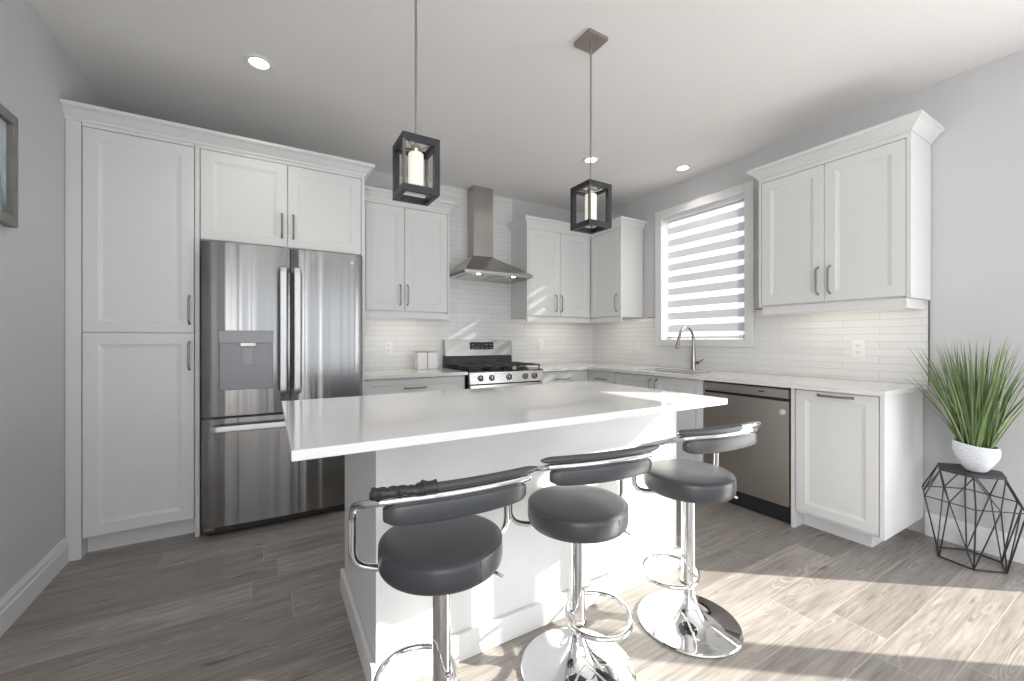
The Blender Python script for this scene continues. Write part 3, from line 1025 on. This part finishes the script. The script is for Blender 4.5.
m.build('vent_back', 'black', rg, smooth=False)
m = MB().hull([(-RX, 0.540, 1.030), (RX, 0.540, 1.030), (RX, 0.626, 1.030), (-RX, 0.626, 1.030)],
              [(-RX, 0.566, 1.190), (RX, 0.566, 1.190), (RX, 0.626, 1.190), (-RX, 0.626, 1.190)])
bg = m.build('backguard', 'steel', rg, smooth=False)
T = Matrix.Translation((0, 0.540, 1.030)) @ Matrix.Rotation(math.atan2(-0.026, 0.16), 4, 'X')
MB().box(-0.115, 0.155, -0.004, 0.001, 0.062, 0.138, 0.002, M=T).build('display', 'display', bg)
for i in range(5):
    for j in range(2):
        if 1 <= i <= 2 and j == 1:
            continue
        MB().box(-0.095 + i * 0.052, -0.070 + i * 0.052, -0.0052, -0.0041, 0.074 + j * 0.034, 0.080 + j * 0.034, M=T).build('button', 'mid_grey', bg)
# burners and continuous grates
for bx, by, r in ((-0.25, 0.13, 0.045), (-0.25, 0.42, 0.038), (0.0, 0.275, 0.055), (0.25, 0.13, 0.042), (0.25, 0.42, 0.038)):
    MB().lathe([(0, 0.9135), (r + 0.018, 0.9135), (r + 0.012, 0.920), (r, 0.921), (r, 0.931), (r - 0.006, 0.934), (0, 0.934)], 28, (bx, by, 0)).build('burner', 'iron', rg)
for gx0, gx1 in ((-0.370, -0.130), (-0.122, 0.122), (0.130, 0.370)):
    mm = MB()
    zt = 0.960
    for xx in (gx0 + 0.006, gx1 - 0.006):
        mm.box(xx - 0.006, xx + 0.006, 0.012, 0.540, zt - 0.012, zt, 0.002)
    for yy in (0.018, 0.275, 0.534):
        mm.box(gx0, gx1, yy - 0.006, yy + 0.006, zt - 0.012, zt, 0.002)
    cxm = (gx0 + gx1) / 2
    for yy in (0.145, 0.405):
        mm.box(gx0, gx1, yy - 0.005, yy + 0.005, zt - 0.010, zt + 0.003, 0.002)
    for yy0, yy1 in ((0.02, 0.11), (0.18, 0.37), (0.44, 0.53)):
        mm.box(cxm - 0.005, cxm + 0.005, yy0, yy1, zt - 0.010, zt + 0.003, 0.002)
    for xx in (gx0 + 0.006, gx1 - 0.006):
        for yy in (0.018, 0.275, 0.534):
            mm.box(xx - 0.005, xx + 0.005, yy - 0.005, yy + 0.005, 0.9125, zt - 0.006)
    mm.build('grate', 'iron', rg)

# ------------------------------------------------------------------ range hood
hd = thing('range_hood', 'stainless pyramid chimney range hood above the gas range', 'hood', (-1.58, -0.010, 1.80))
hx0, hx1, hy0, hy1 = -0.366, 0.366, -0.482, 0.0
cx0, cx1, cy0 = -0.122, 0.096, -0.148
m = MB()
m.hull([(hx0, hy0, 0.028), (hx1, hy0, 0.028), (hx1, hy1, 0.028), (hx0, hy1, 0.028)], [(cx0, cy0, 0.232), (cx1, cy0, 0.232), (cx1, hy1, 0.232), (cx0, hy1, 0.232)])
m.build('canopy', 'steel_hood', hd, smooth=False)
m = MB()
m.box(hx0, hx1, hy0, hy0 + 0.008, 0.0, 0.0275)
m.box(hx0, hx1, hy1 - 0.008, hy1, 0.0, 0.0275)
m.box(hx0, hx0 + 0.008, hy0 + 0.008, hy1 - 0.008, 0.0, 0.0275)
m.box(hx1 - 0.008, hx1, hy0 + 0.008, hy1 - 0.008, 0.0, 0.0275)
m.build('rim', 'steel_hood', hd, smooth=False)
m = MB()
m.box(hx0 + 0.009, hx1 - 0.009, hy0 + 0.009, hy1 - 0.009, 0.004, 0.010)
for sx0, sx1 in ((-0.29, -0.012), (0.012, 0.29)):
    m.box(sx0, sx1, -0.36, -0.08, 0.000, 0.0035, 0.001)
m.build('filter', 'steel', hd, smooth=False)
for lx_ in (-0.20, 0.175):
    lp = MB().lathe([(0, -0.003), (0.014, -0.003), (0.018, 0.0), (0.018, 0.003), (0, 0.003)], 24, (lx_, -0.425, 0.0)).build('lamp', 'lamp', hd)
MB().box(cx0, cx1, cy0, hy1, 0.2325, H - 1.802, 0.0015).build('chimney', 'steel_chimney', hd)

# ------------------------------------------------------------------ dishwasher
dw = thing('dishwasher', 'stainless dishwasher under the counter beside the white pull-out cabinet', 'dishwasher', (-0.607, -1.9275, 0), R90)
W = 0.6045
MB().box(0.003, W - 0.003, 0.03, 0.58, 0.02, 0.868, 0.003).build('tub', 'black', dw)
MB().box(0.004, W - 0.007, 0.0, 0.029, 0.118, 0.793, 0.004).build('door', 'steel_dw', dw)
cpn = MB().box(0.004, W - 0.007, -0.006, 0.029, 0.812, 0.870, 0.004).build('control_panel', 'steel_dw', dw)
MB().box(0.41, 0.45, -0.0068, -0.0062, 0.840, 0.847).build('indicator', 'display', cpn)
MB().box(0.004, W - 0.007, 0.012, 0.029, 0.7935, 0.8115).build('handle_recess', 'black', dw)
MB().box(0.004, W - 0.004, 0.045, 0.060, 0.0, 0.112, 0.002).build('kick_plate', 'black', dw)
MB().box(0.002, W - 0.002, 0.004, 0.029, 0.8715, 0.8850).build('dark_gap', 'black', dw)  # black strip standing in for the shaded gap under the counter
bd = MB().tube([(0.560, -0.0004, 0.722), (0.560, -0.0016, 0.722)], 0.020, 32).build('emblem', 'sticker', dw)
mm = MB()
ring_pts = [(0.560 + 0.015 * cos(a), -0.0019, 0.722 + 0.015 * sin(a)) for a in [2 * pi * k / 32 for k in range(5, 31)]]
mm.tube(ring_pts, 0.0012, 8)
mm.tube([(0.556, -0.0019, 0.730), (0.556, -0.0019, 0.715), (0.563, -0.0019, 0.715)], 0.0012, 8)
mm.tube([(0.574, -0.0019, 0.722), (0.566, -0.0019, 0.722)], 0.0012, 8)
mm.build('emblem_mark', 'grey_plastic', bd)
MB().tube([(0.025, -0.0062, 0.834), (0.025, -0.0075, 0.834)], 0.006, 16).build('button', 'sticker', cpn)

# ------------------------------------------------------------------ canisters
for cxn, lab in ((-2.2295, 'white canister with wooden lid, the one nearer the fridge'), (-2.130, 'white canister with wooden lid, the one nearer the gas range')):
    t = thing('canister', lab, 'canister', (cxn, -0.120, 0.9143), 0, 'lidded canisters on the back counter')
    MB().box(-0.047, 0.047, -0.047, 0.047, 0.0, 0.156, 0.007, 3).build('jar', 'ceramic', t)
    MB().box(-0.0475, 0.0475, -0.0475, 0.0475, 0.1565, 0.168, 0.003, 2).build('lid', 'bamboo', t)

# ------------------------------------------------------------------ island
isl = thing('kitchen_island', 'white panelled kitchen island base behind the three bar stools', 'island', (-2.38, -2.14, 0))
ix = lambda v: v + 2.38
iy = lambda v: v + 2.14
m = MB()
m.box(ix(-3.150), ix(-1.618), iy(-2.468), iy(-1.806), 0.0, 0.8855, 0.0015)
m.build('body', 'cabinet', isl)
def mould(name, boxes):
    mb = MB()
    for (x0, x1, y0, y1) in boxes:
        mb.box(ix(x0), ix(x1), iy(y0), iy(y1), 0.0, 0.100, 0.003)
    return mb.build(name, 'cabinet', isl)
mould('base_trim', [(-3.168, -1.600, -2.487, -2.4685)])
mould('base_trim', [(-3.168, -3.1505, -2.468, -1.788)])
mould('base_trim', [(-1.6175, -1.600, -2.468, -1.788)])
# cabinet doors on the kitchen side
for k in range(3):
    w = 0.50
    mb = door_mesh(MB(), 0.002, w - 0.002, 0.115, 0.866, 0.062)
    d = mb.build('door', 'cabinet', isl, smooth=False)
    d.location = (ix(-3.135) + (k + 1) * w, iy(-1.806) + 0.0205, 0)
    d.rotation_euler = (0, 0, pi)
    pull(d, (0.45, 0.76), 0.165, True)
m = MB().box(-3.4116, -1.6115, -2.744, -1.783, 0.886, 0.914, 0.003)
o = m.build('island_countertop', 'island_top')
tag(o, 'large polished white quartz top overhanging the kitchen island', 'countertop')

# ------------------------------------------------------------------ bar stools
def stool(loc, zs, label, foot_ang, kind, rot=0.0):
    t = thing('bar_stool', label, 'stool', (loc[0], loc[1], 0), rot, 'bar stools at the island')
    # trumpet base
    MB().lathe([(0, 0.0), (0.196, 0.0), (0.203, 0.003), (0.204, 0.007), (0.200, 0.011), (0.185, 0.014), (0.150, 0.019), (0.110, 0.029), (0.078, 0.044),
                (0.053, 0.066), (0.038, 0.090), (0.030, 0.115), (0.027, 0.128), (0, 0.128)], 72).build('base', 'chrome', t)
    MB().lathe([(0, 0.1285), (0.0225, 0.1285), (0.0225, 0.168), (0, 0.168)], 40).build('gas_lift', 'chrome', t)
    MB().lathe([(0, 0.1685), (0.029, 0.1685), (0.0305, 0.171), (0.0305, 0.183), (0.028, 0.186), (0.028, 0.192), (0.0275, 0.194), (0.0270, zs - 0.090), (0, zs - 0.090)], 40).build('column', 'chrome', t)
    MB().lathe([(0.0307, 0.170), (0.0335, 0.170), (0.0335, 0.173), (0.0307, 0.173), (0.0307, 0.170)], 40).build('collar', 'black', t)
    # D-shaped footrest hoop fused to the column
    side = Vector((-sin(foot_ang), cos(foot_ang), 0))
    ax = Vector((cos(foot_ang), sin(foot_ang), 0))
    n = 48
    hoop = []
    for k in range(n):
        ca, sa = cos(2 * pi * k / n), sin(2 * pi * k / n)
        hoop.append(ax * (0.074 + 0.112 * math.copysign(abs(ca) ** 0.9, ca)) + side * 0.126 * math.copysign(abs(sa) ** 0.9, sa) + Vector((0, 0, 0.203)))
    MB().tube(hoop, 0.0088, 12, closed=True).build('footrest', 'chrome', t)
    # seat
    R, th = 0.177, 0.078
    prof = [(0, -th), (R - 0.018, -th), (R - 0.007, -th + 0.003), (R - 0.001, -th + 0.010), (R + 0.0015, -th + 0.022), (R + 0.002, -0.040), (R + 0.001, -0.020),
            (R - 0.001, -0.010), (R - 0.004, -0.006), (R - 0.009, -0.002), (R - 0.020, 0.001), (R - 0.05, 0.004), (0.07, 0.006), (0, 0.007)]
    st = MB().lathe(prof, 72, (0, 0, zs)).build('seat', 'vinyl', t)
    # piping where the top panel is sewn to the side band, and the upright seam of the band
    pts = [((R - 0.0015) * cos(2 * pi * k / 72), (R - 0.0015) * sin(2 * pi * k / 72), zs - 0.0085) for k in range(72)]
    MB().tube(pts, 0.0022, 8, closed=True).build('piping', 'vinyl', st)
    a = radians(-72)
    MB().tube([((R + 0.0005) * cos(a), (R + 0.0005) * sin(a), zs - z_) for z_ in (0.014, 0.030, 0.045, 0.066)], 0.0014, 8).build('seam', 'seam', st)
    MB().lathe([(0, -0.0895), (0.055, -0.0895), (0.085, -0.086), (0.085, -0.0790), (0, -0.0790)], 32, (0, 0, zs)).build('seat_plate', 'black', t)
    # height lever
    la = radians(-40)
    d_ = Vector((cos(la), sin(la), 0))
    lv = MB().tube([d_ * 0.075 + Vector((0, 0, zs - 0.085)), d_ * 0.165 + Vector((0, 0, zs - 0.090)), d_ * 0.186 + Vector((0, 0, zs - 0.098))], 0.005, 10)
    lv.build('lever', 'chrome', t)
    # arm frame: from under the seat out, up and round the back
    def half(s):
        return [(s * 0.080, 0.045, zs - 0.087), (s * 0.165, 0.055, zs - 0.086), (s * 0.240, 0.060, zs - 0.060), (s * 0.240, 0.056, zs + 0.104), (s * 0.226, -0.12, zs + 0.172), (s * 0.195, -0.158, zs + 0.185)]
    L = bezier_round(half(-1), 0.045, 7)
    Rr = bezier_round(half(1), 0.045, 7)
    arc = [Vector((0.195 * f, -0.158 - 0.020 * (1 - f * f), zs + 0.185)) for f in [-1 + 2 * k / 16 for k in range(1, 16)]]
    MB().tube(L + arc + list(reversed(Rr)), 0.0105, 14).build('arm_frame', 'chrome', t)
    # back pad hanging under the rail
    b = bmesh.new()
    secs = []
    nseg = 24
    for k in range(nseg + 1):
        f = -1 + 2 * k / nseg
        xx = 0.191 * f
        yc = -0.158 - 0.020 * (1 - f * f)
        edge = math.sqrt(max(0.0, 1 - abs(f) ** 10))
        hh = 0.028 * (0.62 + 0.38 * edge) * (1 - 0.10 * f * f)
        dd = 0.021 * (0.5 + 0.5 * edge)
        zc = zs + 0.152 + 0.002 * f * f
        loop = []
        for q in range(16):
            a_ = 2 * pi * q / 16
            ca, sa = cos(a_), sin(a_)
            loop.append(b.verts.new((xx, yc + dd * math.copysign(abs(ca) ** 0.55, ca), zc + hh * math.copysign(abs(sa) ** 0.45, sa))))
        secs.append(loop)
    for s0, s1 in zip(secs, secs[1:]):
        for q in range(16):
            b.faces.new((s0[q], s0[(q + 1) % 16], s1[(q + 1) % 16], s1[q]))
    b.faces.new(secs[0]); b.faces.new(secs[-1])
    bmesh.ops.recalc_face_normals(b, faces=b.faces)
    MB().add(b).build('backrest', 'vinyl', t)
    # top rail lying behind the frame
    def rail_pt(f, dz=0.0):
        return Vector((0.216 * f + 0.006, -0.156 - 0.020 * (1 - f * f), zs + 0.2065 + dz))
    rail = [rail_pt(-1.06 + 2.12 * k / 28) for k in range(29)]
    rr = [0.004 + 0.0075 * min(1, 3.5 * math.sqrt(min(k, 28 - k) / 28)) for k in range(29)]
    ra = MB().tube(rail, rr, 16).build('back_rail', 'vinyl' if kind != 'long' else 'chrome', t)
    random.seed(int(loc[0] * 100))
    if kind == 'torn':
        pts = [rail_pt(-1.05 + 0.72 * k / 20, 0.002 * random.uniform(-1, 1)) for k in range(21)]
        rad = [0.0135 + random.uniform(-0.002, 0.0035) + (0.004 if k > 14 else 0) for k in range(21)]
        s_ = MB().tube(pts, rad, 12).build('sleeve', 'vinyl_black', t)
        s_['label'] = 'torn black vinyl sleeve on the left of the rail'
    elif kind == 'long':
        pts = [rail_pt(-1.04 + 1.42 * k / 24) for k in range(25)]
        MB().tube(pts, [0.006] + [0.0125] * 23 + [0.0118], 14).build('sleeve', 'vinyl', t)
    return t

stool((-3.022, -2.745), 0.615, 'chrome bar stool nearest the fridge, with a torn black sleeve on its back rail', radians(159) + radians(4), 'torn', radians(-4))
stool((-2.500, -2.730), 0.610, 'middle chrome bar stool with charcoal seat, between the other two', radians(-38) + radians(8), 'whole', radians(-8))
stool((-1.940, -2.775), 0.640, 'chrome bar stool set highest, in front of the dishwasher', radians(127) + radians(6), 'long', radians(-6))

# ------------------------------------------------------------------ pendants over the island
def pendant(px, py, label, rz):
    t = thing('pendant_lamp', label, 'lamp', (px, py, 1.757), rz, 'cage pendants over the island')
    s, h = 0.0745, 0.222        # half side, height of the cage
    bw = 0.019
    bh = 0.026
    mb = MB()
    for z0 in (0.0, h - bh):
        z1 = z0 + bh
        mb.box(-s, s, -s, -s + bw, z0, z1, 0.0015)
        mb.box(-s, s, s - bw, s, z0, z1, 0.0015)
        mb.box(-s, -s + bw, -s + bw, s - bw, z0, z1, 0.0015)
        mb.box(s - bw, s, -s + bw, s - bw, z0, z1, 0.0015)
    for sx_, sy_ in ((-1, 1), (1, -1)):
        x0, x1 = sorted((sx_ * s, sx_ * (s - 0.023)))
        y0, y1 = sorted((sy_ * s, sy_ * (s - 0.023)))
        mb.box(x0, x1, y0, y1, bh, h - bh, 0.0015)
    mb.build('cage', 'cage', t)
    for sg in (-1, 1):
        x0, x1 = sorted((sg * s * 0.985, sg * (s - 0.012)))
        po = MB().box(x0, x1, x0, x1, bh, h - bh, 0.001).build('post', 'post', t)
        po['label'] = 'slim bronze post'
    mb = MB()
    for sg in (-1, 1):
        mb.tube([(0.014 * sg, 0.014 * sg, h - 0.030), (sg * (s - bw), sg * (s - bw), h - 0.014)], 0.0035, 8)
        mb.tube([(0.014 * sg, -0.014 * sg, h - 0.030), (sg * (s - bw), -sg * (s - bw), h - 0.014)], 0.0035, 8)
    mb.lathe([(0, h - 0.042), (0.020, h - 0.042), (0.024, h - 0.030), (0.018, h - 0.014), (0.008, h - 0.005), (0, h - 0.005)], 24)
    mb.build('socket', 'nickel', t)
    MB().lathe([(0, 0.046), (0.027, 0.046), (0.030, 0.049), (0.030, h - 0.047), (0.027, h - 0.043), (0, h - 0.043)], 36).build('glass_shade', 'opal', t)
    MB().tube([(0, 0, h - 0.012), (0, 0, H - 1.757 - 0.020)], 0.0052, 12).build('rod', 'nickel', t)
    m2 = MB().box(-0.062, 0.062, -0.062, 0.062, H - 1.757 - 0.021, H - 1.757 - 0.0005, 0.002)
    cn = m2.build('canopy', 'nickel', t)
    for a, c in ((0.026, 0.026), (-0.026, -0.026), (0.022, -0.022)):
        MB().lathe([(0, -0.028), (0.005, -0.026), (0.006, -0.0215), (0, -0.0215)], 12, (a, c, H - 1.757)).build('screw', 'nickel', cn)
    return t

pendant(-2.950, -2.268, 'black cage pendant lamp hanging nearer the fridge', 0.0)
pendant(-2.030, -2.268, 'black cage pendant lamp hanging nearer the window', 0.0)
# ------------------------------------------------------------------ recessed ceiling lights
for (lx0, ly0, lab) in ((-3.507, -1.196, 'recessed ceiling light above the fridge side'), (-1.080, -1.190, 'recessed ceiling light behind the pendant nearer the window'), (-0.258, -1.484, 'recessed ceiling light by the window wall')):
    t = thing('recessed_light', lab, 'ceiling light', (lx0, ly0, H), 0, 'recessed ceiling lights')
    MB().lathe([(0.046, -0.0005), (0.070, -0.0005), (0.070, -0.004), (0.064, -0.008), (0.049, -0.006), (0.046, -0.0005)], 40).build('trim_ring', 'white_plastic', t)
    MB().lathe([(0, -0.0008), (0.0455, -0.0008), (0.0455, -0.0040), (0, -0.0048)], 32).build('lens', 'lamp', t)
    d = bpy.data.lights.new('downlight', 'SPOT')
    d.energy = 13
    d.spot_size = radians(120)
    d.spot_blend = 0.8
    d.shadow_soft_size = 0.045
    d.color = (1.0, 0.93, 0.83)
    o = bpy.data.objects.new('downlight', d)
    COL.objects.link(o)
    o.location = (lx0, ly0, H - 0.012)

# light of the under-cabinet bars and of the hood lamps
for (loc, sx_, sy_, rz, pw) in (((-2.43, -0.23, 1.417), 0.5, 0.02, 0, 0.45), ((-0.70, -0.23, 1.417), 0.5, 0.02, 0, 0.45), ((-0.22, -0.60, 1.417), 0.02, 0.35, 0, 0.3), ((-0.20, -2.61, 1.417), 0.02, 0.6, 0, 0.5)):
    area_light('under_cabinet_glow', loc, (0, 0, -1), sx_, sy_, pw, (1.0, 0.90, 0.74))

# ------------------------------------------------------------------ side table and plant
TC = (-0.205, -3.232)
tb = thing('side_table', 'black wire geometric side table by the right wall', 'table', (TC[0], TC[1], 0))
def hexa(r, z):
    return [Vector((r * cos(radians(17 + 60 * k)), r * sin(radians(17 + 60 * k)), z)) for k in range(6)]
rt_, rm_, rb_ = hexa(0.134, 0.478), hexa(0.205, 0.332), hexa(0.138, 0.006)
wr = 0.0036
m = MB()
for ringp, rad in ((rm_, 0.0030), (rb_, 0.0046)):
    for k in range(6):
        m.tube([ringp[k], ringp[(k + 1) % 6]], rad, 8)
for k in range(6):
    m.tube([rt_[k], rm_[k]], wr, 8)
    m.tube([rm_[k], rb_[k]], wr, 8)
    mid = (rm_[k] + rm_[(k + 1) % 6]) / 2
    for p in (rt_[k], rt_[(k + 1) % 6], rb_[k], rb_[(k + 1) % 6]):
        m.tube([mid, p], wr * 0.85, 8)
m.build('wire_frame', 'black_metal', tb)
MB().hull([(p.x * 1.03, p.y * 1.03, 0.476) for p in rt_], [(p.x * 1.03, p.y * 1.03, 0.488) for p in rt_]).build('table_top', 'black_metal', tb, smooth=False)

pl = thing('potted_grass', 'spiky green ornamental grass in a white ribbed bowl on the wire table', 'plant', (TC[0] - 0.005, TC[1] - 0.022, 0.4885))
prof = [(0, 0.0), (0.036, 0.0), (0.046, 0.004)]
for k in range(1, 25):
    f = k / 24
    r = 0.046 + 0.052 * math.sin(f * pi * 0.62) / math.sin(pi * 0.62) * (1.0) - 0.006 * max(0, f - 0.75)
    prof.append((r + (0.0018 if k % 2 else -0.0014), 0.004 + 0.146 * f))
prof += [(0.092, 0.150), (0.088, 0.148), (0.085, 0.11), (0, 0.10)]
b = MB().lathe([(r_ * 0.86, z_ * 0.98) for r_, z_ in prof], 56)
for v in b.bm.verts:      # slanted, slightly oval bowl
    f = v.co.z / 0.15
    v.co.z *= 1.0 + 0.9 * v.co.y * f
b.build('pot', 'pot', pl)
MB().lathe([(0, 0.120), (0.071, 0.118), (0.071, 0.113), (0, 0.113)], 32).build('soil', 'soil', pl)
random.seed(11)
bm = bmesh.new()
for i in range(250):
    a = random.uniform(0, 2 * pi)
    rr_ = 0.060 * math.sqrt(random.random())
    base_ = Vector((rr_ * cos(a), rr_ * sin(a), 0.114))
    az = a + random.gauss(0, 0.5)
    lean = abs(random.gauss(0.0, 0.30)) + 0.46 * rr_ / 0.060 * random.random()
    lean = min(lean, 0.95)
    length = random.uniform(0.44, 0.64) * (1.0 - 0.10 * lean)
    if random.random() < 0.22:
        length *= 0.65
    d = Vector((cos(az), sin(az), 0))
    w0 = random.uniform(0.0026, 0.0050)
    tw_ = az + pi / 2 + random.uniform(-1.2, 1.2)
    side = Vector((cos(tw_), sin(tw_), 0))
    p = base_.copy()
    nseg = 7
    prev = None
    for k in range(nseg + 1):
        f = k / nseg
        w = w0 * (0.75 + 0.5 * f) * (1 - f ** 3.0) + 0.0002
        q = p.copy()
        q.x = min(q.x, 0.185)                 # the wall keeps the blades on the room side
        if q.z < 0.45:
            q.y = min(q.y, 0.225)              # and so does the cabinet end
        tri = [bm.verts.new(q - side * w), bm.verts.new(q + d * w * 0.4), bm.verts.new(q + side * w)]
        if prev:
            bm.faces.new((prev[0], prev[1], tri[1], tri[0]))
            bm.faces.new((prev[1], prev[2], tri[2], tri[1]))
        prev = tri
        ang = lean * (0.55 + 0.55 * f * f)
        p = p + (d * sin(ang) + Vector((0, 0, cos(ang)))) * (length / nseg)
MB().add(bm).build('grass', 'grass', pl)

# ------------------------------------------------------------------ framed picture on the left wall
pc = thing('framed_picture', 'grey framed picture on the left wall', 'picture', (LW + 0.001, -1.648, 1.886), 0)
m = MB()
y0, y1, z0, z1, fw_, fd = -0.32, 0.300, -0.231, 0.231, 0.042, 0.032
for (a0, a1, b0, b1) in ((y0, y1, z0, z0 + fw_), (y0, y1, z1 - fw_, z1), (y0, y0 + fw_, z0 + fw_, z1 - fw_), (y1 - fw_, y1, z0 + fw_, z1 - fw_)):
    m.box(0.0, fd, a0, a1, b0, b1, 0.003)
m.build('frame', 'frame', pc)
MB().box(0.004, 0.012, y0 + fw_ - 0.002, y1 - fw_ + 0.002, z0 + fw_ - 0.002, z1 - fw_ + 0.002).build('print', 'art', pc)
